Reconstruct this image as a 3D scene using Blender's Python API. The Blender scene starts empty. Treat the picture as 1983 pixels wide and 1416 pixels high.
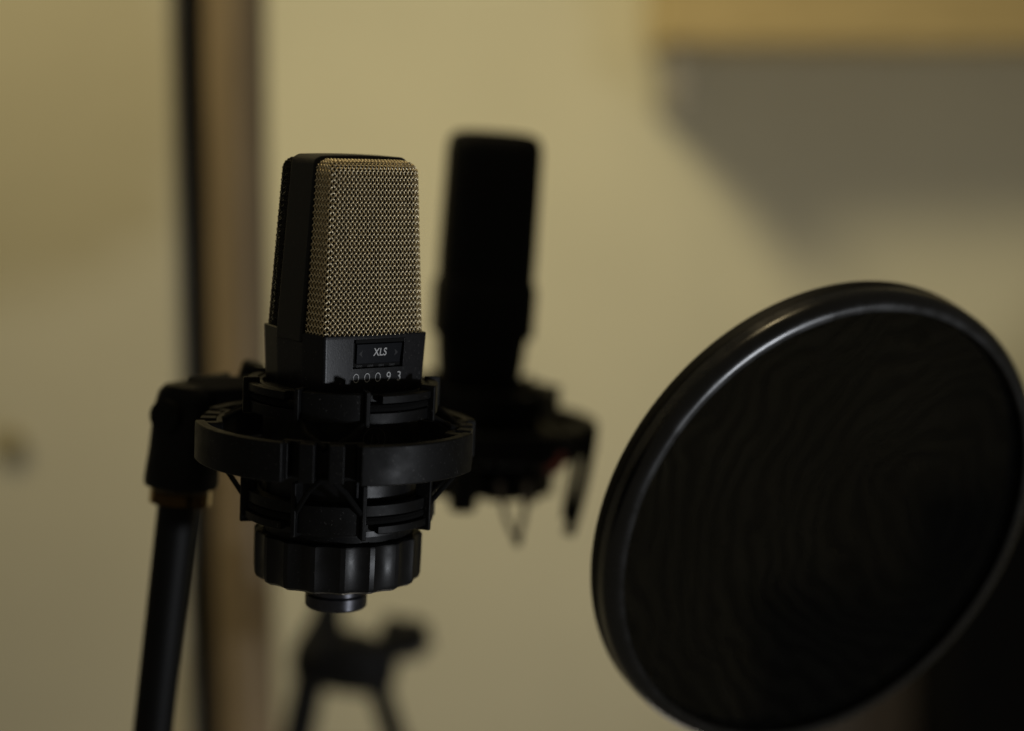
import bpy, math, random
import numpy as np
from mathutils import Matrix, Vector

# ------------------------------------------------------------------ camera, world, lamps, exposure
sc = bpy.context.scene
COL = sc.collection
R = math.radians
PITCH = R(7.0)
CAM = Vector((0, 0, 1.30))
FW = Vector((0, math.cos(PITCH), -math.sin(PITCH)))
UP = Vector((0, math.sin(PITCH), math.cos(PITCH)))
RX = Vector((1, 0, 0))

cam_d = bpy.data.cameras.new('camera')
cam_d.sensor_fit = 'HORIZONTAL'; cam_d.sensor_width = 36.0
cam_d.lens = 65.36
cam_d.clip_start = 0.01; cam_d.clip_end = 50
cam_d.dof.use_dof = True
cam_d.dof.focus_distance = 0.662
cam_d.dof.aperture_fstop = 2.85
cam_d.dof.aperture_blades = 0
cam = bpy.data.objects.new('camera', cam_d); COL.objects.link(cam)
cam.location = CAM; cam.rotation_euler = (R(90) - PITCH, 0, 0)
sc.camera = cam

world = bpy.data.worlds.new('World'); sc.world = world; world.use_nodes = True
bg = world.node_tree.nodes['Background']
bg.inputs[0].default_value = (1.0, 0.90, 0.68, 1); bg.inputs[1].default_value = 0.066

def area(name, loc, aim, size, power, color, shape='DISK', size_y=None):
    d = bpy.data.lights.new(name, 'AREA'); d.shape = shape; d.size = size
    if size_y: d.size_y = size_y
    d.energy = power; d.color = color
    o = bpy.data.objects.new(name, d); COL.objects.link(o)
    o.location = loc
    o.rotation_euler = (Vector(aim) - Vector(loc)).to_track_quat('-Z', 'Y').to_euler()
    return o
# warm room lamp high on the left, turned to the wall
def spot_lamp(name, loc, aim, radius, power, color, angle):
    d = bpy.data.lights.new(name, 'SPOT'); d.spot_size = R(angle); d.spot_blend = 1.0; d.shadow_soft_size = radius
    d.energy = power; d.color = color
    o = bpy.data.objects.new(name, d); COL.objects.link(o)
    o.location = loc
    o.rotation_euler = (Vector(aim) - Vector(loc)).to_track_quat('-Z', 'Y').to_euler()
    return o
spot_lamp('wall_lamp_light', (-0.98, 0.82, 2.56), (0.37, 2.30, 0.78), 0.30, 131.0, (1.0, 0.87, 0.53), 60)
# unseen fill added low behind the stands to lift the shelf's wall shadow
area('low_wall_fill', (0.02, 1.24, 0.42), (0.55, 2.30, 1.45), 0.30, 2.6, (1.0, 0.91, 0.78))
# small cool lamp low on the right, in front of the microphones
area('desk_lamp_light', (0.883, 0.006, 0.845), (-0.053, 0.66, 1.235), 0.09, 4.2, (0.90, 0.94, 1.0))

# weak warm ceiling lamp over the stands
area('ceiling_light', (-0.10, 0.95, 2.55), (-0.06, 0.72, 1.2), 0.25, 2.4, (1.0, 0.80, 0.45))

sc.view_settings.view_transform = 'Standard'
sc.view_settings.look = 'None'
sc.view_settings.exposure = 0.0
sc.view_settings.gamma = 1.0
sc.view_settings.use_curve_mapping = False
sc.render.engine = 'CYCLES'
sc.cycles.use_denoising = True
sc.cycles.max_bounces = 6
sc.cycles.sample_clamp_indirect = 3.0
sc.cycles.caustics_reflective = False
sc.cycles.caustics_refractive = False

# ------------------------------------------------------------------ helpers
def thing(name, loc, label, cat, group=None):
    o = bpy.data.objects.new(name, None); COL.objects.link(o)
    o.empty_display_size = 0.02
    o.location = loc; o['label'] = label; o['category'] = cat
    if group: o['group'] = group
    return o

def org(o):
    v = Vector((0, 0, 0))
    while o is not None:
        v += o.location; o = o.parent
    return v

def build(name, geo, mat, parent=None, M=None, bevel=0.0, sharp=35, smooth=True, seg=2):
    """geo: (verts, faces) in local mm when M is given, else world metres."""
    verts, faces = geo
    v = np.asarray(verts, dtype=float)
    if M is not None:
        m = np.array(M)
        v = v @ m[:3, :3].T + m[:3, 3]
    if parent is not None:
        v = v - np.array(org(parent))
    me = bpy.data.meshes.new(name)
    me.from_pydata(v.tolist(), [], [tuple(int(i) for i in f) for f in faces])
    me.validate(); me.update()
    me.materials.append(mat)
    if smooth:
        me.polygons.foreach_set('use_smooth', [True] * len(me.polygons))
        me.set_sharp_from_angle(angle=R(sharp))
    o = bpy.data.objects.new(name, me); COL.objects.link(o)
    if parent is not None: o.parent = parent
    if bevel > 0:
        b = o.modifiers.new('bevel', 'BEVEL'); b.width = bevel * 0.001; b.segments = seg
        b.limit_method = 'ANGLE'; b.angle_limit = R(40); b.harden_normals = True
    return o

def join(*geos):
    V, F, n = [], [], 0
    for v, f in geos:
        v = np.asarray(v, dtype=float); V.append(v)
        F += [tuple(i + n for i in q) for q in f]; n += len(v)
    return np.vstack(V), F

def box(x0, x1, y0, y1, z0, z1):
    v = [(x0, y0, z0), (x1, y0, z0), (x1, y1, z0), (x0, y1, z0), (x0, y0, z1), (x1, y0, z1), (x1, y1, z1), (x0, y1, z1)]
    f = [(0, 3, 2, 1), (4, 5, 6, 7), (0, 1, 5, 4), (1, 2, 6, 5), (2, 3, 7, 6), (3, 0, 4, 7)]
    return v, f

def pol(r, a, z):                       # a in degrees from the front (-y) towards +x
    return (r * math.sin(R(a)), -r * math.cos(R(a)), z)

def sector(r0, r1, z0, z1, a0, a1, n=None):
    n = n or max(2, int(abs(a1 - a0) / 3))
    V, F = [], []
    for i in range(n + 1):
        a = a0 + (a1 - a0) * i / n
        V += [pol(r0, a, z0), pol(r1, a, z0), pol(r1, a, z1), pol(r0, a, z1)]
    for i in range(n):
        b = 4 * i
        for k in range(4):
            F.append((b + k, b + (k + 1) % 4, b + 4 + (k + 1) % 4, b + 4 + k))
    F.append((3, 2, 1, 0)); e = 4 * n
    F.append((e, e + 1, e + 2, e + 3))
    return V, F

def radial_box(a, r0, r1, w, z0, z1):   # a box at angle a, w wide tangentially
    v, f = box(-w / 2, w / 2, -r1, -r0, z0, z1)
    c, s = math.cos(R(a)), math.sin(R(a))
    return [(x * c - y * s, x * s + y * c, z) for x, y, z in v], f

def lathe(prof, n=64, cap=True):
    V, F = [], []
    for r, z in prof:
        for i in range(n):
            V.append(pol(r, 360 * i / n, z))
    for j in range(len(prof) - 1):
        for i in range(n):
            k = (i + 1) % n
            F.append((j * n + i, j * n + k, (j + 1) * n + k, (j + 1) * n + i))
    if cap:
        F.append(tuple(range(n - 1, -1, -1)))
        b = (len(prof) - 1) * n
        F.append(tuple(range(b, b + n)))
    return V, F

def tube(pts, r, n=10, cap=True):
    P = [Vector(p) for p in pts]; m = len(P)
    rr = r if isinstance(r, (list, tuple)) else [r] * m
    V, F = [], []
    up = None
    for i, p in enumerate(P):
        t = (P[min(i + 1, m - 1)] - P[max(i - 1, 0)]).normalized()
        if up is None:
            up = t.orthogonal().normalized()
        up = (up - t * up.dot(t)).normalized()
        b = t.cross(up)
        for k in range(n):
            a = 2 * math.pi * k / n
            V.append(tuple(p + (up * math.cos(a) + b * math.sin(a)) * rr[i]))
    for i in range(m - 1):
        for k in range(n):
            l = (k + 1) % n
            F.append((i * n + k, i * n + l, (i + 1) * n + l, (i + 1) * n + k))
    if cap:
        F.append(tuple(range(n - 1, -1, -1))); F.append(tuple(range((m - 1) * n, m * n)))
    return V, F

def bez(p0, p1, p2, n=10):
    p0, p1, p2 = Vector(p0), Vector(p1), Vector(p2)
    return [p0 * (1 - t) ** 2 + p1 * 2 * t * (1 - t) + p2 * t * t for t in [i / n for i in range(n + 1)]]

# ------------------------------------------------------------------ materials
def mat(name, color, rough=0.5, metal=0.0, spec=0.5, noise=0.0, nscale=60, bump=0.0, bscale=900, dust=0.0,
        rvar=0.0, bdist=0.0003, coat=0.0):
    m = bpy.data.materials.new(name); m.use_nodes = True
    nt = m.node_tree; p = nt.nodes['Principled BSDF']
    p.inputs['Roughness'].default_value = rough
    p.inputs['Metallic'].default_value = metal
    p.inputs['Specular IOR Level'].default_value = spec
    p.inputs['Coat Weight'].default_value = coat
    p.inputs['Base Color'].default_value = (*color, 1)
    tc = nt.nodes.new('ShaderNodeTexCoord')
    col_out = None
    if noise > 0:
        n = nt.nodes.new('ShaderNodeTexNoise'); n.inputs['Scale'].default_value = nscale; n.inputs['Detail'].default_value = 5
        nt.links.new(tc.outputs['Object'], n.inputs['Vector'])
        mr = nt.nodes.new('ShaderNodeMapRange')
        mr.inputs['From Min'].default_value = 0.3; mr.inputs['From Max'].default_value = 0.7
        mr.inputs['To Min'].default_value = 1 - noise; mr.inputs['To Max'].default_value = 1 + noise
        nt.links.new(n.outputs['Fac'], mr.inputs['Value'])
        mx = nt.nodes.new('ShaderNodeMix'); mx.data_type = 'RGBA'; mx.blend_type = 'MULTIPLY'
        mx.inputs['Factor'].default_value = 1
        mx.inputs[6].default_value = (*color, 1)
        nt.links.new(mr.outputs['Result'], mx.inputs[7])
        col_out = mx.outputs[2]
    if dust > 0:                         # pale specks of dust and hairline wear
        n = nt.nodes.new('ShaderNodeTexNoise'); n.inputs['Scale'].default_value = 1300; n.inputs['Detail'].default_value = 2
        nt.links.new(tc.outputs['Object'], n.inputs['Vector'])
        mr = nt.nodes.new('ShaderNodeMapRange')
        mr.inputs['From Min'].default_value = 0.66; mr.inputs['From Max'].default_value = 0.76
        mr.inputs['To Max'].default_value = dust
        nt.links.new(n.outputs['Fac'], mr.inputs['Value'])
        mx = nt.nodes.new('ShaderNodeMix'); mx.data_type = 'RGBA'
        if col_out is not None: nt.links.new(col_out, mx.inputs[6])
        else: mx.inputs[6].default_value = (*color, 1)
        mx.inputs[7].default_value = (0.35, 0.34, 0.33, 1)
        nt.links.new(mr.outputs['Result'], mx.inputs['Factor'])
        col_out = mx.outputs[2]
    if col_out is not None: nt.links.new(col_out, p.inputs['Base Color'])
    if rvar > 0:
        n = nt.nodes.new('ShaderNodeTexNoise'); n.inputs['Scale'].default_value = 110; n.inputs['Detail'].default_value = 4
        nt.links.new(tc.outputs['Object'], n.inputs['Vector'])
        mr = nt.nodes.new('ShaderNodeMapRange')
        mr.inputs['From Min'].default_value = 0.3; mr.inputs['From Max'].default_value = 0.7
        mr.inputs['To Min'].default_value = max(0.05, rough - rvar); mr.inputs['To Max'].default_value = min(1, rough + rvar)
        nt.links.new(n.outputs['Fac'], mr.inputs['Value']); nt.links.new(mr.outputs['Result'], p.inputs['Roughness'])
    if bump > 0:
        n = nt.nodes.new('ShaderNodeTexNoise'); n.inputs['Scale'].default_value = bscale; n.inputs['Detail'].default_value = 3
        nt.links.new(tc.outputs['Object'], n.inputs['Vector'])
        b = nt.nodes.new('ShaderNodeBump'); b.inputs['Strength'].default_value = bump; b.inputs['Distance'].default_value = bdist
        nt.links.new(n.outputs['Fac'], b.inputs['Height']); nt.links.new(b.outputs['Normal'], p.inputs['Normal'])
    return m

MT = {}
MT['paint'] = mat('grey_flake_paint', (0.0125, 0.0125, 0.014), 0.29, 0.0, 0.17, noise=0.25, nscale=900, bump=0.22, bscale=2200, dust=0.25, bdist=0.0001)
MT['frame'] = mat('dark_frame_paint', (0.011, 0.011, 0.0112), 0.50, 0.0, 0.3, noise=0.15, nscale=400, bump=0.2, bscale=2500, dust=0.10, bdist=0.0001)
MT['plastic'] = mat('black_moulded_plastic', (0.0055, 0.0055, 0.0057), 0.50, 0.0, 0.16, noise=0.2, nscale=200, bump=0.3, bscale=1800, dust=0.18, rvar=0.10, bdist=0.0001)
MT['knob'] = mat('black_knob_plastic', (0.005, 0.005, 0.0057), 0.40, 0.0, 0.28, noise=0.2, nscale=200, bump=0.2, bscale=1500, dust=0.08, rvar=0.1, bdist=0.0001)
MT['gold'] = mat('champagne_wire', (0.93, 0.80, 0.54), 0.40, 1.0, 0.5, noise=0.08, nscale=260, rvar=0.03)
MT['blackwire'] = mat('black_wire', (0.022, 0.020, 0.018), 0.40, 0.7, 0.5)
MT['screen'] = mat('inner_dark_screen', (0.012, 0.010, 0.008), 0.75, 0.0, 0.2, bump=0.6, bscale=2600)
MT['display'] = mat('display_glass', (0.005, 0.0058, 0.0085), 0.42, 0.0, 0.08, noise=0.1, nscale=300, dust=0.05)
MT['inset'] = mat('display_inset', (0.003, 0.003, 0.003), 0.7, 0.0, 0.15)
MT['mark'] = mat('engraved_mark', (0.003, 0.003, 0.004), 0.6)
MT['print'] = mat('pale_print', (0.62, 0.62, 0.62), 0.6, noise=0.15, nscale=2500)
MT['dimprint'] = mat('dim_print', (0.045, 0.045, 0.045), 0.6)
MT['cord'] = mat('black_elastic_cord', (0.004, 0.004, 0.004), 0.85, 0.0, 0.15, bump=0.8, bscale=1600, bdist=0.0004)
MT['metal'] = mat('gunmetal', (0.045, 0.045, 0.052), 0.33, 0.7, 0.5, noise=0.2, nscale=300, rvar=0.1)
MT['pole'] = mat('black_stand_tube', (0.003, 0.003, 0.003), 0.55, 0.0, 0.2, noise=0.2)
MT['brass'] = mat('brass_thread', (0.24, 0.16, 0.066), 0.13, 1.0)
MT['rim'] = mat('black_glossy_hoop', (0.004, 0.004, 0.0042), 0.28, 0.0, 0.7, noise=0.2, bump=0.05, bscale=500, rvar=0.06)
MT['hoop'] = mat('black_satin_hoop', (0.004, 0.004, 0.0042), 0.55, 0.0, 0.25, noise=0.2)
MT['bgmic'] = mat('black_mic_finish', (0.0035, 0.0035, 0.0035), 0.6, 0.0, 0.2)
MT['bgbrass'] = mat('dark_bronze_finish', (0.11, 0.085, 0.04), 0.5, 0.3, 0.3)
MT['redcord'] = mat('red_flecked_cord', (0.16, 0.035, 0.03), 0.8)
MT['greycord'] = mat('grey_flecked_cord', (0.16, 0.14, 0.13), 0.8)
MT['wall'] = mat('painted_wall', (0.58, 0.545, 0.40), 0.75, 0.0, 0.3, noise=0.03, nscale=6, bump=0.15, bscale=60, bdist=0.002)
MT['door'] = mat('painted_door', (0.59, 0.535, 0.375), 0.6, 0.0, 0.3, noise=0.04, nscale=5, bump=0.1, bscale=40, bdist=0.002)
MT['knobwood'] = mat('dull_brown_knob', (0.34, 0.29, 0.17), 0.8, 0.0, 0.1)
MT['bracket'] = mat('grey_bracket', (0.24, 0.22, 0.19), 0.6)
MT['gap_shade'] = mat('door_gap_shade', (0.014, 0.016, 0.018), 0.8, 0.0, 0.1)  # near-black colour stands for the shade in the door gap
MT['black'] = mat('black_cabinet_cloth', (0.002, 0.002, 0.002), 0.9, 0.0, 0.05, noise=0.2)

def wood(name, c1, c2, scale, rough=0.5):
    m = bpy.data.materials.new(name); m.use_nodes = True
    nt = m.node_tree; p = nt.nodes['Principled BSDF']; p.inputs['Roughness'].default_value = rough
    tc = nt.nodes.new('ShaderNodeTexCoord'); mp = nt.nodes.new('ShaderNodeMapping')
    mp.inputs['Scale'].default_value = scale
    n = nt.nodes.new('ShaderNodeTexNoise'); n.inputs['Scale'].default_value = 14; n.inputs['Detail'].default_value = 6
    n.inputs['Distortion'].default_value = 0.6
    cr = nt.nodes.new('ShaderNodeValToRGB')
    cr.color_ramp.elements[0].color = (*c1, 1); cr.color_ramp.elements[1].color = (*c2, 1)
    cr.color_ramp.elements[0].position = 0.3; cr.color_ramp.elements[1].position = 0.7
    nt.links.new(tc.outputs['Object'], mp.inputs['Vector']); nt.links.new(mp.outputs['Vector'], n.inputs['Vector'])
    nt.links.new(n.outputs['Fac'], cr.inputs['Fac']); nt.links.new(cr.outputs['Color'], p.inputs['Base Color'])
    return m
MT['shelfwood'] = wood('tan_shelf_wood', (0.38, 0.285, 0.12), (0.50, 0.38, 0.17), (1, 6, 6))
MT['trimwood'] = wood('brown_trim_wood', (0.17, 0.122, 0.066), (0.235, 0.172, 0.096), (6, 6, 0.7))
MT['cabwood'] = wood('dark_brown_wood', (0.022, 0.015, 0.007), (0.032, 0.022, 0.011), (1, 6, 6))

def mesh_fabric():
    """two layers of fine nylon weave: thread relief, and the slow ripple where the layers beat"""
    m = bpy.data.materials.new('black_nylon_mesh'); m.use_nodes = True
    nt = m.node_tree; p = nt.nodes['Principled BSDF']
    p.inputs['Roughness'].default_value = 0.85; p.inputs['Specular IOR Level'].default_value = 0.03
    tc = nt.nodes.new('ShaderNodeTexCoord')
    def wave(loc, scale, dist, dscale, rings=True, rot=(0, 0, 0)):
        mp = nt.nodes.new('ShaderNodeMapping'); mp.inputs['Location'].default_value = loc; mp.inputs['Rotation'].default_value = rot
        w = nt.nodes.new('ShaderNodeTexWave'); w.inputs['Scale'].default_value = scale
        w.wave_type = 'RINGS' if rings else 'BANDS'
        if rings: w.rings_direction = 'SPHERICAL'
        w.inputs['Distortion'].default_value = dist; w.inputs['Detail'].default_value = 2
        w.inputs['Detail Scale'].default_value = dscale
        nt.links.new(tc.outputs['Object'], mp.inputs['Vector']); nt.links.new(mp.outputs['Vector'], w.inputs['Vector'])
        return w
    a = wave((-0.06, 0, 0.0), 40, 15.0, 0.7)
    f = wave((0, 0, 0), 300, 0.6, 4.0, False, (0, 0.78, 0.2))
    nz = nt.nodes.new('ShaderNodeTexNoise'); nz.inputs['Scale'].default_value = 22; nz.inputs['Detail'].default_value = 2
    nt.links.new(tc.outputs['Object'], nz.inputs['Vector'])
    mul = nt.nodes.new('ShaderNodeMath'); mul.operation = 'MULTIPLY'
    nt.links.new(a.outputs['Fac'], mul.inputs[0]); nt.links.new(nz.outputs['Fac'], mul.inputs[1])
    add = nt.nodes.new('ShaderNodeMath'); add.operation = 'MULTIPLY_ADD'; add.inputs[1].default_value = 0.25
    nt.links.new(f.outputs['Fac'], add.inputs[0]); nt.links.new(mul.outputs[0], add.inputs[2])
    cr = nt.nodes.new('ShaderNodeValToRGB')
    cr.color_ramp.elements[0].color = (0.0016, 0.0015, 0.0012, 1); cr.color_ramp.elements[1].color = (0.0040, 0.0039, 0.0031, 1)
    cr.color_ramp.elements[0].position = 0.0; cr.color_ramp.elements[1].position = 0.9
    nt.links.new(add.outputs[0], cr.inputs['Fac']); nt.links.new(cr.outputs['Color'], p.inputs['Base Color'])
    tr = nt.nodes.new('ShaderNodeBsdfTransparent'); ms = nt.nodes.new('ShaderNodeMixShader')   # open area between the threads
    op = nt.nodes.new('ShaderNodeMapRange'); op.inputs['To Min'].default_value = 0.080; op.inputs['To Max'].default_value = 0.125
    nt.links.new(add.outputs[0], op.inputs['Value']); nt.links.new(op.outputs['Result'], ms.inputs[0])
    nt.links.new(p.outputs[0], ms.inputs[1]); nt.links.new(tr.outputs[0], ms.inputs[2])
    nt.links.new(ms.outputs[0], nt.nodes['Material Output'].inputs['Surface'])
    return m
MT['mesh'] = mesh_fabric()

# ------------------------------------------------------------------ the setting: wall, door with frame, shelf
WY = 2.30
def slab(name, x0, x1, y0, y1, z0, z1, m, parent=None, bevel=0.0):
    return build(name, box(x0, x1, y0, y1, z0, z1), m, parent, bevel=bevel)

XD = Vector((-0.23478, 1.30000, 1.14331)).x            # right edge of the door leaf
XS = Vector((-0.21587, 1.30000, 1.14331)).x             # end of the dark gap
XT = Vector((-0.17368, 1.30000, 1.14331)).x             # right edge of the trim
wall = slab('wall', -1.1, 2.4, WY, WY + 0.1, 0.0, 2.7, MT['wall']); wall['kind'] = 'structure'

DY = 1.30                               # the door stands open, nearer than the wall
door = thing('door', (XD - 0.4, DY, 0.0), 'pale beige door leaf filling the left edge of the picture', 'door')
slab('leaf', XD - 0.80, XD, DY, DY + .04, 0.02, 1.88, MT['door'], door, 2)
kz = Vector((-0.35574, 1.28000, 1.08331))
build('knob', lathe([(12, 0), (13, 1), (12.5, 2.4), (8, 3.4), (3, 3.8)], 24), MT['knobwood'], door,
      Matrix.Translation((kz.x, DY - .001, kz.z)) @ Matrix.Rotation(R(90), 4, 'X') @ Matrix.Scale(0.001, 4))
post = thing('door_post', ((XS + XT) / 2, DY, 0.0), 'brown wooden door post with a dark rebate beside the beige door', 'door post')
slab('board', XS, XT, DY + .004, DY + .05, 0.0, 1.90, MT['trimwood'], post, 17).modifiers[0].segments = 6
slab('rebate', XD + .001, XS - .0005, DY + .022, DY + .05, 0.0, 1.90, MT['gap_shade'], post)  # strip coloured dark as the shade between leaf and post

p = Vector((0.16207, 2.05000, 1.40147))
SZ = p.z; SX = p.x
sv = [(SX, WY - .25, SZ), (2.2, WY - .10, SZ), (2.2, WY - .001, SZ), (SX, WY - .001, SZ)]
st = [(x, y, SZ + 0.12) for x, y, z in sv]
shelf = thing('wall_shelf', (SX + .3, WY - .1, SZ), 'tan wooden shelf board high on the wall at the upper right corner', 'shelf')
build('board', (sv + st, [(0, 3, 2, 1), (4, 5, 6, 7), (0, 1, 5, 4), (1, 2, 6, 5), (2, 3, 7, 6), (3, 0, 4, 7)]), MT['shelfwood'], shelf, bevel=4)
slab('bracket', SX + .012, SX + .030, WY - .235, WY - .002, SZ - .075, SZ - .001, MT['bracket'], shelf, 2)

# dark furniture low at the right, behind the pop filter
c0 = Vector((0.29864, 2.17000, 0.72738)); c1 = Vector((0.80822, 2.17000, 0.72738))
cab = thing('low_cabinet', ((c0.x + c1.x) / 2, 2.23, 0.0), 'dark brown low cabinet against the wall behind the pop filter', 'cabinet')
slab('carcass', c0.x + 0.01, c1.x, 2.185, 2.295, 0.0, c0.z - 0.02, MT['cabwood'], cab, 2)
slab('top', c0.x, c1.x + 0.01, 2.17, 2.297, c0.z - 0.02, c0.z, MT['cabwood'], cab, 2)
b0 = Vector((0.47109, 1.93000, 0.84681)); b1 = Vector((0.68696, 1.93000, 0.89419))
spk = thing('loudspeaker_cabinet', ((b0.x + b1.x) / 2, 2.03, 0.0), 'black upright speaker box at the lower right corner behind the pop filter', 'speaker')
slab('enclosure', b0.x, b1.x, 1.93, 2.13, 0.35, b1.z, MT['black'], spk, 6)
slab('grille_cloth', b0.x + 0.012, b1.x - 0.012, 1.922, 1.9295, 0.365, b1.z - 0.015, MT['black'], spk, 2)

# ------------------------------------------------------------------ the microphone
MIC0 = Vector((-0.06111, 0.67663, 1.23100))
def frame_matrix(o, lean, tilt, yaw, s=0.001):
    return (Matrix.Translation(o) @ Matrix.Rotation(R(lean), 4, 'Y') @ Matrix.Rotation(R(tilt), 4, 'X')
            @ Matrix.Rotation(R(yaw), 4, 'Z') @ Matrix.Scale(s, 4))
LEAN, TILT = 2.6, 1.0
M_MIC = frame_matrix(MIC0, LEAN, TILT, 38)

class Section:
    """closed outline seen from above: bowed front and back, sides bulging to the frame; u=0 at the front centre"""
    def __init__(self, hx, hy, bow, side, rc):
        q = []
        n = 14
        for i in range(n + 1):                              # front, left to right
            x = -hx + 2 * hx * i / n
            q.append((x, -hy - bow * (1 - (x / hx) ** 2)))
        q += [(side, -hy * 0.42), (side, hy * 0.42)]
        for i in range(n + 1):
            x = hx - 2 * hx * i / n
            q.append((x, hy + bow * (1 - (x / hx) ** 2)))
        q += [(-side, hy * 0.42), (-side, -hy * 0.42)]
        P = []
        m = len(q)
        for i in range(m):                                  # round each corner that turns sharply
            a, b, c = np.array(q[i - 1]), np.array(q[i]), np.array(q[(i + 1) % m])
            d1, d2 = (a - b), (c - b)
            l1, l2 = np.linalg.norm(d1), np.linalg.norm(d2)
            d1, d2 = d1 / l1, d2 / l2
            ang = math.pi - math.acos(max(-1, min(1, d1 @ d2)))
            if ang < R(14): P.append(tuple(b)); continue
            rr = rc if abs(abs(b[0]) - hx) < 1e-6 else 3.0
            t = min(rr * math.tan(ang / 2), 0.48 * min(l1, l2) if rr < 3 else 0.95 * min(l1, l2))
            p0, p1 = b + d1 * t, b + d2 * t
            for k in range(9):
                s = k / 8
                P.append(tuple(p0 * (1 - s) ** 2 + b * 2 * s * (1 - s) + p1 * s * s))
        P = np.array(P + [P[0]])
        L = np.r_[0, np.cumsum(np.linalg.norm(np.diff(P, axis=0), axis=1))]
        self.T = L[-1]
        # start at the front centre
        i0 = min(range(len(P) - 1), key=lambda i: abs(P[i, 0]) + (1e3 if P[i, 1] > 0 else 0))
        u0 = L[i0]
        uu = np.linspace(0, self.T, 1601)
        self.u = uu
        self.x = np.interp((uu + u0) % self.T, L, P[:, 0]); self.y = np.interp((uu + u0) % self.T, L, P[:, 1])
    def xy(self, u):
        u = np.mod(u, self.T)
        return np.interp(u, self.u, self.x), np.interp(u, self.u, self.y)

mic = thing('condenser_microphone', MIC0, 'microphone in sharp focus with champagne wire grille, front of the two microphones', 'microphone')

# lower housing, with the display window let into its front
SB = Section(22.0, 20.8, 0.7, 23.6, 1.3)
def kb(z): return 1.0 + z * (0.036 / 20)
WU0, WU1, WZ0, WZ1 = -9.9, 12.4, -12.1, -1.5         # the recessed window on the front
def body_surface(sec, us, zs, inset):
    U, Z = np.meshgrid(us, zs, indexing='ij')
    x, y = sec.xy(U)
    h = 0.05
    xa, ya = sec.xy(U - h); xb, yb = sec.xy(U + h)
    nx, ny = (yb - ya), -(xb - xa)
    l = np.hypot(nx, ny) + 1e-9; nx, ny = nx / l, ny / l
    k = kb(Z)
    d = inset(U, Z)
    return np.stack([x * k - nx * d, y * k - ny * d, Z], -1), np.stack([nx, ny, 0 * nx], -1)
def wrap(u): return (u + SB.T / 2) % SB.T - SB.T / 2
def win_side(z):                                       # right edge of the window slants inward
    return WU1 + (z - WZ1) * 0.10
def inset(U, Z):
    W = wrap(U)
    inside = (W > WU0 + .04) & (W < WU1 - .04) & (Z > WZ0 + .04) & (Z < WZ1 - .04)
    return np.where(inside, 1.5, 0.0)
us = np.unique(np.round(np.r_[np.arange(0, SB.T, 0.8), [SB.T + WU0, SB.T + WU0 + .1, WU1 - .1, WU1],
                              # finer steps round the four corners
                              *[np.arange(c - 3.2, c + 3.2, 0.2) for c in (22.3, SB.T - 22.3)]], 3))
us = us[(us >= 0) & (us < SB.T - 0.01)]
zs = np.r_[0.0, -0.3, np.arange(-0.9, -13, -0.6), [WZ0 + .1, WZ0, WZ1 - .1, WZ1], np.arange(-14, -34, -2.0), -36.0]
zs = np.unique(np.round(zs, 3))[::-1]
def corner_round(U, Z):                                # soft upper lip
    return inset(U, Z) + np.where(Z > -0.05, 0.35, np.where(Z > -0.35, 0.06, 0.0))
S, N = body_surface(SB, us, zs, corner_round)
nu, nz = S.shape[:2]
V = S.reshape(-1, 3); F = []
for i in range(nu):
    j = (i + 1) % nu
    for k in range(nz - 1):
        F.append((i * nz + k, i * nz + k + 1, j * nz + k + 1, j * nz + k))
lip = []
base = len(V)
xl, yl = SB.xy(us)
V = np.vstack([V, np.stack([xl * 0.93, yl * 0.93, 0 * xl], -1), np.stack([xl * 0.92, yl * 0.92, 0 * xl - 4], -1)])
for i in range(nu):
    j = (i + 1) % nu
    F.append((i * nz, j * nz, base + j, base + i))
    F.append((base + i, base + j, base + nu + j, base + nu + i))
body = build('lower_housing', (V, F), MT['paint'], mic, M_MIC, sharp=30)

def face_point(u, z, off):
    s, n = body_surface(SB, np.array([u]), np.array([z]), lambda U, Z: U * 0)
    return s[0, 0] + n[0, 0] * off

def face_patch(u0, u1, z0, z1, off, thick, nu=14, slant=0.0):
    V, F = [], []
    n = nu
    for i in range(n + 1):
        for z in (z0, z1):
            uu = u0 + ((u1 + (z - z1) * slant) - u0) * i / n
            V.append(face_point(uu, z, off)); V.append(face_point(uu, z, off - thick))
    for i in range(n):
        a = 4 * i; b = 4 * (i + 1)
        F += [(a, b, b + 2, a + 2), (a + 1, a + 3, b + 3, b + 1), (a, a + 1, b + 1, b), (a + 2, b + 2, b + 3, a + 3)]
    F += [(0, 2, 3, 1), (4 * n, 4 * n + 1, 4 * n + 3, 4 * n + 2)]
    return V, F
header = build('window_header', face_patch(WU0 + 0.9, WU1 - 0.25, -3.0, -1.55, -0.15, 1.2), MT['inset'], mic, M_MIC, bevel=0.2)
disp = build('display_panel', face_patch(WU0 + 1.7, WU1 - 0.9, -10.4, -3.3, -0.45, 1.0, slant=0.09), MT['display'], mic, M_MIC, bevel=0.15)
build('window_floor', face_patch(WU0 + 0.15, WU1 - 0.15, WZ0 + .15, WZ1 - .15, -1.40, 0.05), MT['inset'], mic, M_MIC)
# lit lip of the window on its right side
build('window_edge', face_patch(WU1 - 0.42, WU1 - 0.02, WZ0 + 0.1, WZ1, 0.05, 1.2, nu=2), MT['paint'], mic, M_MIC, bevel=0.15)

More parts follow.
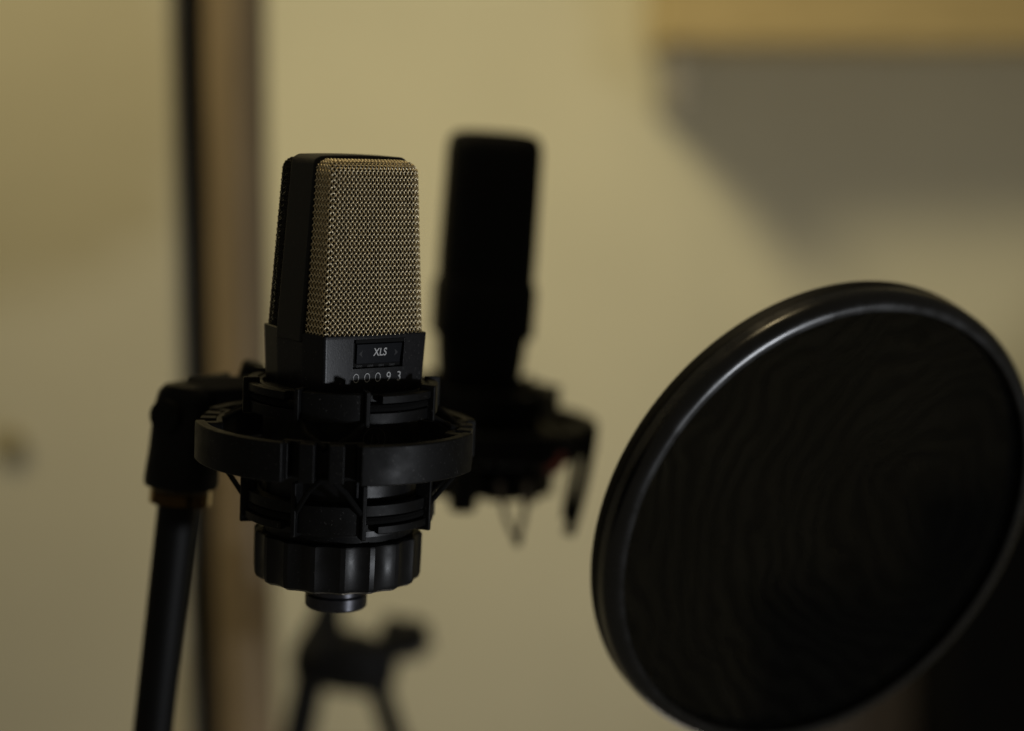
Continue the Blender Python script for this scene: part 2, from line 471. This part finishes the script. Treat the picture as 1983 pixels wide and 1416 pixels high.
def lettering(text, size, u, z, off, m, name, parent, sx=1.0, shear=0.0, spacing=1.0, thin=0.0):
    c = bpy.data.curves.new(name, 'FONT'); c.body = text; c.size = 1.0; c.align_x = 'CENTER'; c.align_y = 'CENTER'
    c.shear = shear; c.space_character = spacing; c.resolution_u = 6; c.offset = thin
    t = bpy.data.objects.new(name, c)
    COL.objects.link(t)
    me = bpy.data.meshes.new_from_object(t.evaluated_get(bpy.context.evaluated_depsgraph_get()))
    bpy.data.objects.remove(t)
    vs = [face_point(u + v.co.x * size * sx, z + v.co.y * size, off) for v in me.vertices]
    fs = [tuple(q.vertices) for q in me.polygons]
    bpy.data.meshes.remove(me)
    return build(name, (vs, fs), m, parent, M_MIC, smooth=False)
lettering('XLS', 3.9, 1.75, -6.5, -0.40, MT['print'], 'display_lettering', disp, sx=0.86, shear=0.12, spacing=1.05, thin=0.012)
for s, uu in ((1, -6.4), (-1, 8.8)):                    # dark arrows either side of the letters
    tri = [face_point(uu - 0.9 * s, -6.8, -0.41), face_point(uu + 0.7 * s, -5.5, -0.41), face_point(uu + 0.25 * s, -6.8, -0.41), face_point(uu + 0.7 * s, -8.1, -0.41)]
    build('arrow_mark', (tri, [(0, 1, 2), (0, 2, 3)]), MT['mark'], disp, M_MIC, smooth=False)
for k in range(4):                                      # four dim legends under the display
    uu = -6.4 + k * 4.8
    lettering('ooo', 1.7, uu, -11.3, -1.30, MT['dimprint'], 'legend', mic, sx=0.9)
SERIAL = ((-8.4, 'O'), (-3.6, 'O'), (1.1, 'O'), (5.9, '9'), (10.6, '3'))
for uu, ch in SERIAL:
    lettering(ch, 5.0, uu, -15.7, 0.06, MT['print'], 'serial_digit', mic, sx=0.70 if ch == 'O' else 0.9, thin=-0.02 if ch == 'O' else -0.008)

# grille: two shells of woven wire, bent over at the top towards the frame
SG = Section(22.0, 20.6, 1.3, 23.0, 4.2)
H, RF = 61.0, 4.0
def kg(z): return 0.958 - 0.128 * (z / 61.0)
VF = H - RF
def grille_surface(u, v, off=0.0):
    def raw(u, v):
        x, y = SG.xy(u)
        a = np.clip((v - VF) / RF, 0, math.pi / 2)
        z = np.where(v < VF, v, VF + RF * np.sin(a))
        e = RF * (1 - np.cos(a))
        t = np.clip(v - VF - RF * math.pi / 2, 0, 99)
        k = kg(np.minimum(z, H))
        z = z + 0.05 * t
        ef = e + t
        return np.stack([x * k * (1 - 0.85 * e / 22), y * k * np.clip(1 - ef / (20.5 * 0.83), 0, 1), z], -1)
    h = 0.03
    p = raw(u, v)
    du = raw(u + h, v) - raw(u - h, v); dv = raw(u, v + h) - raw(u, v - h)
    n = np.cross(du, dv); n /= (np.linalg.norm(n, axis=-1, keepdims=True) + 1e-12)
    return p + n * off, n
def u_frame():                                          # where the front shell dives behind the frame
    uu = np.linspace(0, SG.T / 2, 2000)
    x, y = SG.xy(uu)
    return uu[np.argmax(y > -7.0)]
UF = u_frame()
def weave(u0, u1, v0, v1, d=2.02, rw=0.23, amp=0.27, nside=6, phase=0.0):
    V, F, base = [], [], 0
    step = d / 10
    VS = 2.24 / d; v0, v1 = v0 / VS, v1 / VS          # meshes slightly taller than wide
    for fam in (1, -1):
        lo = math.floor((u0 - (v1 if fam > 0 else -v0)) / d) - 2
        hi = math.ceil((u1 - (v0 if fam > 0 else -v1)) / d) + 2
        for k in range(lo, hi + 1):
            # fam 1: u - v = k d ; fam -1: u + v = k d
            c = k * d + phase
            if fam > 0: a, b = max(u0, c + v0), min(u1, c + v1)
            else: a, b = max(u0, c - v1), min(u1, c - v0)
            if b - a < step * 2: continue
            u = np.arange(a, b, step)
            v = (u - c) if fam > 0 else (c - u)
            rng = random.Random(k * 7 + fam)
            h = fam * amp * np.cos(2 * math.pi * (u - phase) / d) + rng.uniform(-.03, .03)
            p, n = grille_surface(u, v * VS, h[:, None])
            t = np.gradient(p, axis=0); t /= (np.linalg.norm(t, axis=1, keepdims=True) + 1e-12)
            bn = np.cross(t, n); bn /= (np.linalg.norm(bn, axis=1, keepdims=True) + 1e-12)
            nn = np.cross(bn, t)
            m = len(u)
            ang = 2 * math.pi * np.arange(nside) / nside
            ring = p[:, None, :] + rw * (nn[:, None, :] * np.cos(ang)[None, :, None] + bn[:, None, :] * np.sin(ang)[None, :, None])
            V.append(ring.reshape(-1, 3))
            i = np.arange(m - 1)[:, None] * nside; s = np.arange(nside)[None, :]; s2 = (s + 1) % nside
            q = np.stack([i + s, i + s2, i + nside + s2, i + nside + s], -1).reshape(-1, 4) + base
            F.append(q); base += m * nside
    return np.vstack(V), np.vstack(F)
VTOP = VF + RF * math.pi / 2 + 9.0
g = weave(-UF, UF, -0.6, VTOP)
fg = build('front_grille', g, MT['gold'], mic, M_MIC, sharp=180); fg['kind'] = 'stuff'
g = weave(SG.T / 2 - UF, SG.T / 2 + UF, -1.5, VTOP)
rg = build('rear_grille', g, MT['blackwire'], mic, M_MIC, sharp=180); rg['kind'] = 'stuff'
def screen_shell(u0, u1, off):
    uu = np.linspace(u0, u1, 60); vv = np.linspace(-2, VTOP + 2.5, 50)
    U, Vv = np.meshgrid(uu, vv, indexing='ij')
    p, n = grille_surface(U, Vv, off)
    n2 = len(vv); F = []
    for i in range(59):
        for k in range(49):
            F.append((i * n2 + k, (i + 1) * n2 + k, (i + 1) * n2 + k + 1, i * n2 + k + 1))
    return p.reshape(-1, 3), F
build('inner_screen', join(screen_shell(-UF - 3, UF + 3, -1.25), screen_shell(SG.T / 2 - UF - 3, SG.T / 2 + UF + 3, -1.25)), MT['screen'], mic, M_MIC)

# frame strip that runs up one side, over the top and down the other
def head_frame():
    out = []
    xo = lambda z: 24.0 - 4.0 * (z / 62.0)
    for z in (-3.6, 10, 25, 40, 52): out.append((-xo(z), z))
    rc = 3.6
    cx, cz = -(xo(60) - rc), 59.0
    for a in range(0, 91, 10):
        out.append((cx - rc * math.cos(R(a)), cz + rc * math.sin(R(a))))
    xs = np.linspace(cx, -cx, 15)[1:-1]
    for x in xs: out.append((x, cz + rc + 0.35 * (1 - (x / cx) ** 2)))
    out += [(-x, z) for x, z in out[:15][::-1]]
    o = np.array(out)
    t = np.gradient(o, axis=0); t /= np.linalg.norm(t, axis=1, keepdims=True)
    nrm = np.stack([-t[:, 1], t[:, 0]], 1)             # outward
    inn = o - nrm * 3.0
    V, F = [], []
    for (x, z), (xi, zi) in zip(o, inn):
        w = 8.6 - 0.6 * max(z, 0) / 62
        V += [(x, -w, z), (x, w, z), (xi, w, zi), (xi, -w, zi)]
    n = len(o)
    for i in range(n - 1):
        a, b = 4 * i, 4 * i + 4
        F += [(a + k, a + (k + 1) % 4, b + (k + 1) % 4, b + k) for k in range(4)]
    F += [(3, 2, 1, 0), (4 * n - 4, 4 * n - 3, 4 * n - 2, 4 * n - 1)]
    return V, F
build('head_frame', head_frame(), MT['frame'], mic, M_MIC, bevel=0.9, seg=3)
# base sleeve inside the mount and the connector under the knob
build('base_sleeve', lathe([(24, -21), (28.8, -21.5), (28.8, -72), (24, -72.5)], 64), MT['knob'], mic, M_MIC)
sl = bpy.data.objects['base_sleeve']
def on_sleeve(a, z): return pol(28.85, -9.0 + math.degrees(a / 28.8), -36.5 + z)
build('round_emblem', join(tube([on_sleeve(4.3 * math.cos(t * math.pi / 16), 4.3 * math.sin(t * math.pi / 16)) for t in range(33)], 0.16, 6),
                           tube([on_sleeve(-1.5, -2), on_sleeve(-1.1, 0), on_sleeve(-0.8, 2)], 0.14, 6),
                           tube([on_sleeve(2.0, 1.8), on_sleeve(0.9, 1.2), on_sleeve(1.7, 0), on_sleeve(1.9, -1.2), on_sleeve(0.7, -1.8)], 0.14, 6)), MT['dimprint'], sl, M_MIC)
build('output_connector', lathe([(9, -90), (10.7, -90.2), (10.7, -99.2), (11.5, -100), (11.5, -103.9), (11.0, -104.6), (9.4, -104.8), (9.3, -102)], 56), MT['metal'], mic, M_MIC)

# ------------------------------------------------------------------ shock mounts
def shock_mount(root, M, knob=True, rs=1.0):
    Q = (0, 90, 180, 270)                                # rails; corner panels lie between
    HALF = 25.0
    def flip(z): return -89.3 - z
    for up in (True, False):
        zz = (lambda z: z) if up else flip
        parts = []
        for q in Q:
            a, b = zz(-26.0), zz(-30.2)
            parts.append(sector(31.6, 34.6, min(a, b), max(a, b), q - HALF, q + HALF))
            a, b = zz(-19.3), zz(-29.8)
            parts.append(sector(31.4, 34.9, min(a, b), max(a, b), q + HALF + 1.5, q + 90 - HALF - 1.5))
            a, b = zz(-19.9), zz(-30.0)
            parts.append(sector(29.3, 31.5, min(a, b), max(a, b), q - 45, q + 45))
        cage = build('upper_cage' if up else 'lower_cage', join(*parts), MT['plastic'], root, M, bevel=0.35)
        for i, q in enumerate(Q):
            a, b = zz(-19.8), zz(-22.7)
            s = 1 if i % 2 == 0 else -1
            a0, a1 = (q - HALF + 9, q + HALF + 0.4) if s > 0 else (q - HALF - 0.4, q + HALF - 9)
            build('rail', sector(32.2, 35.6, min(a, b), max(a, b), a0, a1), MT['plastic'], cage, M, bevel=0.35)
            for e in (-1, 1):
                za, zb = (-31.2, -18.0) if up else (-71.4, -51.5)
                build('tab', radial_box(q + e * HALF, 31.0, 37.0, 1.9, za, zb), MT['plastic'], cage, M, bevel=0.55)
            zc = zz(-24.4)
            build('elastic_band', tube([pol(33.2, q - HALF - 2 + (2 * HALF + 4) * k / 12, zc) for k in range(13)], 1.55, 8), MT['cord'], cage, M)
    # outer ring with four notches, hanging a little off the cage axis
    MR = M @ Matrix.Translation((-1.0, 0.97, 0.6)) @ Matrix.Diagonal((rs, rs, 1, 1))
    ring, lugs = [], []
    for q in Q:
        c = q + 45
        ring.append(sector(48.4, 52.2, -49.2, -35.0, c + 15.2, c + 90 - 15.2, 24))
        ring.append(sector(42.0, 44.4, -48.9, -35.3, c - 19, c + 19, 12))
        ring.append(sector(42.05, 48.45, -48.7, -35.5, c + 14.4, c + 19.2, 3))
        ring.append(sector(42.05, 48.45, -48.7, -35.5, c - 19.2, c - 14.4, 3))
        lugs += [(c + 2.8, c + 9.2), (c - 9.2, c - 2.8)]
    rg = build('outer_ring', join(*ring), MT['plastic'], root, MR, bevel=0.7, seg=3)
    for a, b in lugs:
        build('lug', sector(44.3, 50.0, -49.0, -35.2, a, b, 3), MT['plastic'], rg, MR, bevel=0.5)
    for q in Q:                                          # cords from the ring to both cages
        c = q + 45
        for e in (-1, 1):
            build('elastic_cord', tube([pol(45.5, c + e * 0.9, -37.0), pol(40, c + e * 12, -33.0), pol(33.0, c + e * 22, -28.0)], 1.2, 8), MT['cord'], root, M)
            build('elastic_cord', tube([pol(46.5, c + e * 0.9, -46.4), pol(42, c + e * 9, -53.0), pol(34.6, c + e * 21, -63.6)], 1.0, 8), MT['cord'], root, M)
    if knob:
        NF = 18
        def ringpts(z, dr):
            out = []
            for i in range(NF * 12):
                a = 360 * i / (NF * 12); f = (i % 12) / 12
                d = 0 if f < 0.17 else math.sin(math.pi * (f - 0.17) / 0.83) ** 0.8 * 1.25
                out.append(pol(31.2 - d - dr, a + 3, z))
            return out
        V, F = [], []
        prof = [(-74.8, 1.0), (-75.3, 0.2), (-76, 0), (-84, 0.05), (-90.4, 0.2), (-91.9, 0.75), (-92.9, 2.2)]
        n = NF * 12
        for z, dr in prof: V += ringpts(z, dr)
        for j in range(len(prof) - 1):
            for i in range(n):
                k = (i + 1) % n
                F.append((j * n + i, (j + 1) * n + i, (j + 1) * n + k, j * n + k))
        F.append(tuple(range(n))); F.append(tuple(range(len(V) - 1, len(V) - n - 1, -1)))
        build('retaining_knob', (V, F), MT['knob'], root, M, sharp=28)
        build('knob_neck', lathe([(26.5, -70.2), (27.6, -70.4), (27.6, -75.5), (26.5, -75.6)], 64), MT['plastic'], root, M)

M_MNT = frame_matrix(MIC0, LEAN, TILT, 44)
mount = thing('shock_mount', M_MNT @ Vector((0, 0, -42)), 'black plastic shock mount ring with ribbed knob under the sharp microphone', 'shock mount', 'shock mounts')
shock_mount(mount, M_MNT)

# swivel bracket of the mount, on the stand behind at the left
CL = Vector((-0.13255, 0.73360, 1.16155))                                # centre of the clamp's lower end
M_CL = frame_matrix(CL, 6.0, 0.0, -20)
def swivel():
    prof = []                                             # (z, half x, half y, power)
    for z, hx, hy in ((0, 14.2, 14.2), (2, 14.6, 14.6), (14, 13.8, 13.2), (26, 12.6, 11.2), (34, 12.0, 10.2), (38, 11.0, 9.6), (40.6, 8.8, 8.4), (41.6, 5.5, 6)):
        prof.append((z, hx, hy))
    V, F = [], []; n = 40
    for z, hx, hy in prof:
        for i in range(n):
            a = 2 * math.pi * i / n
            ca, sa = math.cos(a), math.sin(a)
            e = 0.62 if z > 20 else 0.9
            V.append((hx * math.copysign(abs(ca) ** e, ca), hy * math.copysign(abs(sa) ** e, sa), z))
    for j in range(len(prof) - 1):
        for i in range(n):
            k = (i + 1) % n
            F.append((j * n + i, j * n + k, (j + 1) * n + k, (j + 1) * n + i))
    F.append(tuple(range(n - 1, -1, -1))); F.append(tuple(range((len(prof) - 1) * n, len(prof) * n)))
    return V, F
sw = build('swivel_socket', swivel(), MT['plastic'], mount, M_CL)
build('pivot_screw', lathe([(6, 0), (6.5, .5), (6.5, 3.5), (5.5, 4)], 28), MT['bgmic'], sw, M_CL @ Matrix.Translation((-3, -9.5, 29)) @ Matrix.Rotation(R(90), 4, 'X'))
# arm from the socket to the back of the ring
A0 = Vector((-0.12551, 0.73801, 1.19750)); A1 = Vector((-0.10027, 0.73524, 1.19955))
arm_d = (A1 - A0)
build('swivel_arm', tube([A0 + Vector((-.004, 0, 0)), A0 + arm_d * .35, A0 + arm_d * .7, A1, A1 + Vector((.035, -.012, -.004))], [.0085, .0080, .0070, .0070, .008], 6), MT['plastic'], mount, bevel=1.0)
T0 = Vector((-0.10441, 0.74156, 1.20183))
build('thumb_screw', lathe([(4.6, -4), (5.2, -3.6), (5.2, 3.2), (4.2, 4.4)], 20), MT['plastic'], mount, frame_matrix(T0 + Vector((0, 0, .004)), 20, 0, 0))
build('clamp_boss', lathe([(5.5, -5), (6, -4.5), (6, 4.5), (5, 5)], 20), MT['plastic'], mount, frame_matrix(Vector((-0.11755, 0.74032, 1.19990)), 80, 0, 30))

bk = Vector((-0.10398, 0.73320, 1.18298))
build('ring_bracket', box(-24, 22, -5, 5, -9, 9), MT['plastic'], mount, frame_matrix(bk, 2.6, 1.6, -28), bevel=2.0)

# stand that carries the mount
stand = thing('microphone_stand', Vector((-0.14598, 0.73612, 1.05903)) + Vector((0, 0, -0.3)), 'slim black stand tube with brass thread left of the sharp microphone', 'stand', 'microphone stands')
top = Vector((-0.13510, 0.73738, 1.15132)); low = Vector((-0.14779, 0.74096, 1.05744))
dirp = (low - top).normalized()
build('tube', tube([top - dirp * 0.006, top + dirp * 0.1, top + dirp * 0.42], [.0080, .0081, .0083], 28), MT['pole'], stand)
thr = Vector((-0.13373, 0.73501, 1.15665))
prof = []
for i in range(5):
    z = -0.6 - i * 1.15
    prof += [(11.2, z), (12.3, z - 0.45), (11.2, z - 0.9)]
build('brass_thread', lathe(prof, 40), MT['brass'], stand, frame_matrix(Vector((-0.13293, 0.73443, 1.16013)), 6.2, 0, 0), sharp=20)

# ------------------------------------------------------------------ second microphone behind, out of focus
B0 = Vector((-0.01738, 0.94704, 1.17677))
M_B = frame_matrix(B0, 4.2, 1.0, 12, 0.00103)
mic2 = thing('condenser_microphone', B0, 'out of focus tall black microphone standing behind the sharp one', 'microphone')
def rounded_loft(levels, n=48, e=0.45):
    V, F = [], []
    for z, hx, hy in levels:
        for i in range(n):
            a = 2 * math.pi * i / n; ca, sa = math.cos(a), math.sin(a)
            V.append((hx * math.copysign(abs(ca) ** e, ca), hy * math.copysign(abs(sa) ** e, sa), z))
    for j in range(len(levels) - 1):
        for i in range(n):
            k = (i + 1) % n
            F.append((j * n + i, j * n + k, (j + 1) * n + k, (j + 1) * n + i))
    F.append(tuple(range(n - 1, -1, -1))); F.append(tuple(range((len(levels) - 1) * n, len(levels) * n)))
    return V, F
build('grille_head', rounded_loft([(48, 23.2, 15), (60, 23.5, 15.2), (90, 23.2, 15), (112, 22.9, 15), (117, 22.4, 14.2), (120.5, 20.9, 12.4), (122.4, 17, 9), (123.0, 9, 6)]), MT['bgmic'], mic2, M_B)
build('collar', rounded_loft([(22, 23.8, 16), (23, 24.8, 16.6), (46, 25.0, 16.8), (50, 23.6, 16)]), MT['bgmic'], mic2, M_B)
build('lower_housing', rounded_loft([(-30, 18, 13), (0, 20.5, 14), (22, 22.5, 15.5), (22.5, 22, 15)], e=0.6), MT['bgmic'], mic2, M_B)
M_B2 = frame_matrix(M_B @ Vector((3.0, 0, 18)), 4.2, 1.0, 25, 0.00107)
mount2 = thing('shock_mount', M_B2 @ Vector((0, 0, -42)), 'blurred black shock mount with slack cords hanging under it, behind', 'shock mount', 'shock mounts')
shock_mount(mount2, M_B2, knob=False, rs=1.10)
build('base_disc', lathe([(30, -38), (53, -38.3), (53, -40.5), (30, -41)], 48), MT['bgmic'], mount2, M_B2)
build('inner_sleeve', lathe([(26, -28), (28.5, -28.5), (28.5, -68), (24, -70), (22, -71)], 40), MT['bgmic'], mount2, M_B2)
pk = Vector((-0.02337, 0.88668, 1.13647))
build('cable_plug', lathe([(6.3, 8), (6.6, 6), (6.6, -15), (5.4, -16.5)], 24), MT['bgmic'], mount2, frame_matrix(pk, 3, 0, 0))
def cord(pts, r, m):
    build('slack_cord', tube(pts, r, 8), m, mount2)
cord(bez(Vector((0.03887, 0.88970, 1.16104)), Vector((0.03613, 0.88653, 1.13523)), Vector((0.02712, 0.88330, 1.10893)), 10), .0030, MT['cord'])
cord(bez(Vector((0.03413, 0.88912, 1.15632)), Vector((0.02913, 0.88744, 1.14268)), Vector((0.02562, 0.88424, 1.11662)), 10), .0020, MT['cord'])
cord(bez(Vector((0.01713, 0.88729, 1.14143)), Vector((0.02088, 0.88668, 1.13647)), Vector((0.02513, 0.88805, 1.14764)), 8), .0024, MT['redcord'])
cord(bez(Vector((-0.00588, 0.88638, 1.13399)), Vector((-0.00487, 0.88440, 1.11786)), Vector((0.00213, 0.88299, 1.10645)), 10), .0013, MT['greycord'])
cord(bez(Vector((0.00763, 0.88638, 1.13399)), Vector((0.00662, 0.88440, 1.11786)), Vector((0.00263, 0.88299, 1.10645)), 10), .0015, MT['greycord'])
build('cord_knot', lathe([(1, 2.4), (2.2, 1.2), (2.2, -1.2), (1, -2.4)], 14), MT['bgmic'], mount2, frame_matrix(Vector((0.00263, 0.88293, 1.10595)), 0, 0, 0))

# ------------------------------------------------------------------ boom stand joint behind, below the connector
st2 = thing('boom_stand', Vector((-0.11074, 1.20104, 0.90683)) + Vector((0, 0, -.2)), 'blurred black stand joint with two legs below the sharp microphone', 'stand', 'microphone stands')
build('upper_rod', tube([Vector((-0.12107, 1.21220, 0.99777)), Vector((-0.12314, 1.21031, 0.98239)), Vector((-0.12727, 1.20759, 0.96017))], [.009, .0105, .019], 16), MT['pole'], st2)
jb = rounded_loft([(-19, 28, 13), (-12, 35, 15), (0, 36, 15), (10, 32, 14), (17, 22, 12), (20, 12, 8)], e=0.7)
build('clutch_body', jb, MT['pole'], st2, frame_matrix(Vector((-0.11143, 1.20683, 0.95401)), 8, 0, 0))
build('side_arm', tube([Vector((-0.10385, 1.20696, 0.95504)), Vector((-0.08491, 1.20750, 0.95948)), Vector((-0.07113, 1.20843, 0.96700))], [.017, .011, .010], 14), MT['pole'], st2)
build('wing_knob', rounded_loft([(-15, 9, 8), (-11, 13, 11), (0, 14, 12), (9, 13.5, 12), (11, 9, 8), (15, 9, 8)], e=0.8), MT['pole'], st2, frame_matrix(Vector((-0.06975, 1.20851, 0.96769)), 78, 0, 0))
build('clamp_screw', lathe([(5, -8), (8, -6), (8, 6), (5, 8)], 18), MT['pole'], st2, frame_matrix(Vector((-0.07974, 1.20939, 0.97487)), 20, 0, 0))
build('leg', tube([Vector((-0.13141, 1.20675, 0.95333)), Vector((-0.13588, 1.20465, 0.93623)), Vector((-0.14587, 1.19877, 0.88837)), Vector((-0.15552, 1.18912, 0.80974))], [.0135, .0108, .0108, .0108], 16), MT['pole'], st2)
build('leg', tube([Vector((-0.09627, 1.20654, 0.95162)), Vector((-0.08938, 1.20465, 0.93623)), Vector((-0.07354, 1.19877, 0.88837)), Vector((-0.04874, 1.18912, 0.80974))], [.0115, .0082, .0082, .0082], 16), MT['pole'], st2)

# ------------------------------------------------------------------ pop filter at the right
PC = Vector((0.12678, 0.74155, 1.14429))
vd = (PC - CAM).normalized()
ex = (RX - vd * RX.dot(vd)).normalized(); ey = ex.cross(vd).normalized()
if ey.z < 0: ey = -ey
ph = R(49.6)
maj = ex * math.cos(ph) + ey * math.sin(ph)
mnr = ex * math.sin(ph) - ey * math.cos(ph)               # towards the lower right
TL = R(45.5)
nrm = (-vd) * math.cos(TL) + mnr * math.sin(TL)
ax2 = nrm.cross(maj).normalized()
M_P = Matrix.Translation(PC) @ Matrix(((maj.x, ax2.x, nrm.x, 0), (maj.y, ax2.y, nrm.y, 0), (maj.z, ax2.z, nrm.z, 0), (0, 0, 0, 1))) @ Matrix.Scale(0.0012, 4)
pop = thing('pop_filter', PC, 'round black mesh pop filter with glossy hoop tilted at the right', 'pop filter')
RO = 85.2
def closed_lathe(prof, n=160):
    V, F = [], []; m = len(prof)
    for i in range(n):
        a = 360 * i / n
        for r, z in prof: V.append(pol(r, a, z))
    for i in range(n):
        j = (i + 1) % n
        for k in range(m):
            l = (k + 1) % m
            F.append((i * m + k, j * m + k, j * m + l, i * m + l))
    return V, F
def oval(rc, zc, hr, hz, n=20, e=0.8):
    out = []
    for i in range(n):
        a = 2 * math.pi * i / n; ca, sa = math.cos(a), math.sin(a)
        out.append((rc + hr * math.copysign(abs(ca) ** e, ca), zc + hz * math.copysign(abs(sa) ** e, sa)))
    return out
def arc(rc, zc, rr, a0, a1, n=8):
    return [(rc + rr * math.cos(R(a0 + (a1 - a0) * i / n)), zc + rr * math.sin(R(a0 + (a1 - a0) * i / n))) for i in range(n + 1)]
# z = +6 is the rim towards the camera, -6.5 the far rim
build('hoop', closed_lathe(arc(RO - 4.6, 1.2, 4.6, 0, 88, 14) + [(RO - 5.6, 5.75), (RO - 5.9, 5.4), (RO - 5.9, -3.0), (RO - 3, -6.5), (RO - .8, -6.5), (RO, -5.7)]), MT['rim'], pop, M_P, sharp=22)
build('clamp_band', closed_lathe([(RO + .2, -2.6), (RO + .1, -2.3), (RO - .5, -2.3), (RO - .5, -6.8), (RO - .1, -6.8), (RO + .2, -6.5)]), MT['hoop'], pop, M_P, sharp=30)
def disc(r, z0, seed):
    V, F = [(0, 0, z0)], []
    n, m = 96, 24
    for j in range(1, m + 1):
        rr = r * j / m
        for i in range(n):
            a = 2 * math.pi * i / n
            x, y = rr * math.sin(a), -rr * math.cos(a)
            w = 0.4 * math.sin(x * .05 + seed) * math.cos(y * .045 + 2 * seed) + 0.12 * math.sin(x * .13 + y * .09)
            V.append((x, y, z0 + w * (1 - (j / m) ** 6)))
    for i in range(n): F.append((0, 1 + i, 1 + (i + 1) % n))
    for j in range(m - 1):
        for i in range(n):
            a, b = 1 + j * n + i, 1 + j * n + (i + 1) % n
            F.append((a, a + n, b + n, b))
    return V, F
build('mesh_screen', disc(RO - 5.5, 1.6, 1), MT['mesh'], pop, M_P)
build('mesh_screen', disc(RO - 5.5, -1.2, 2), MT['mesh'], pop, M_P)
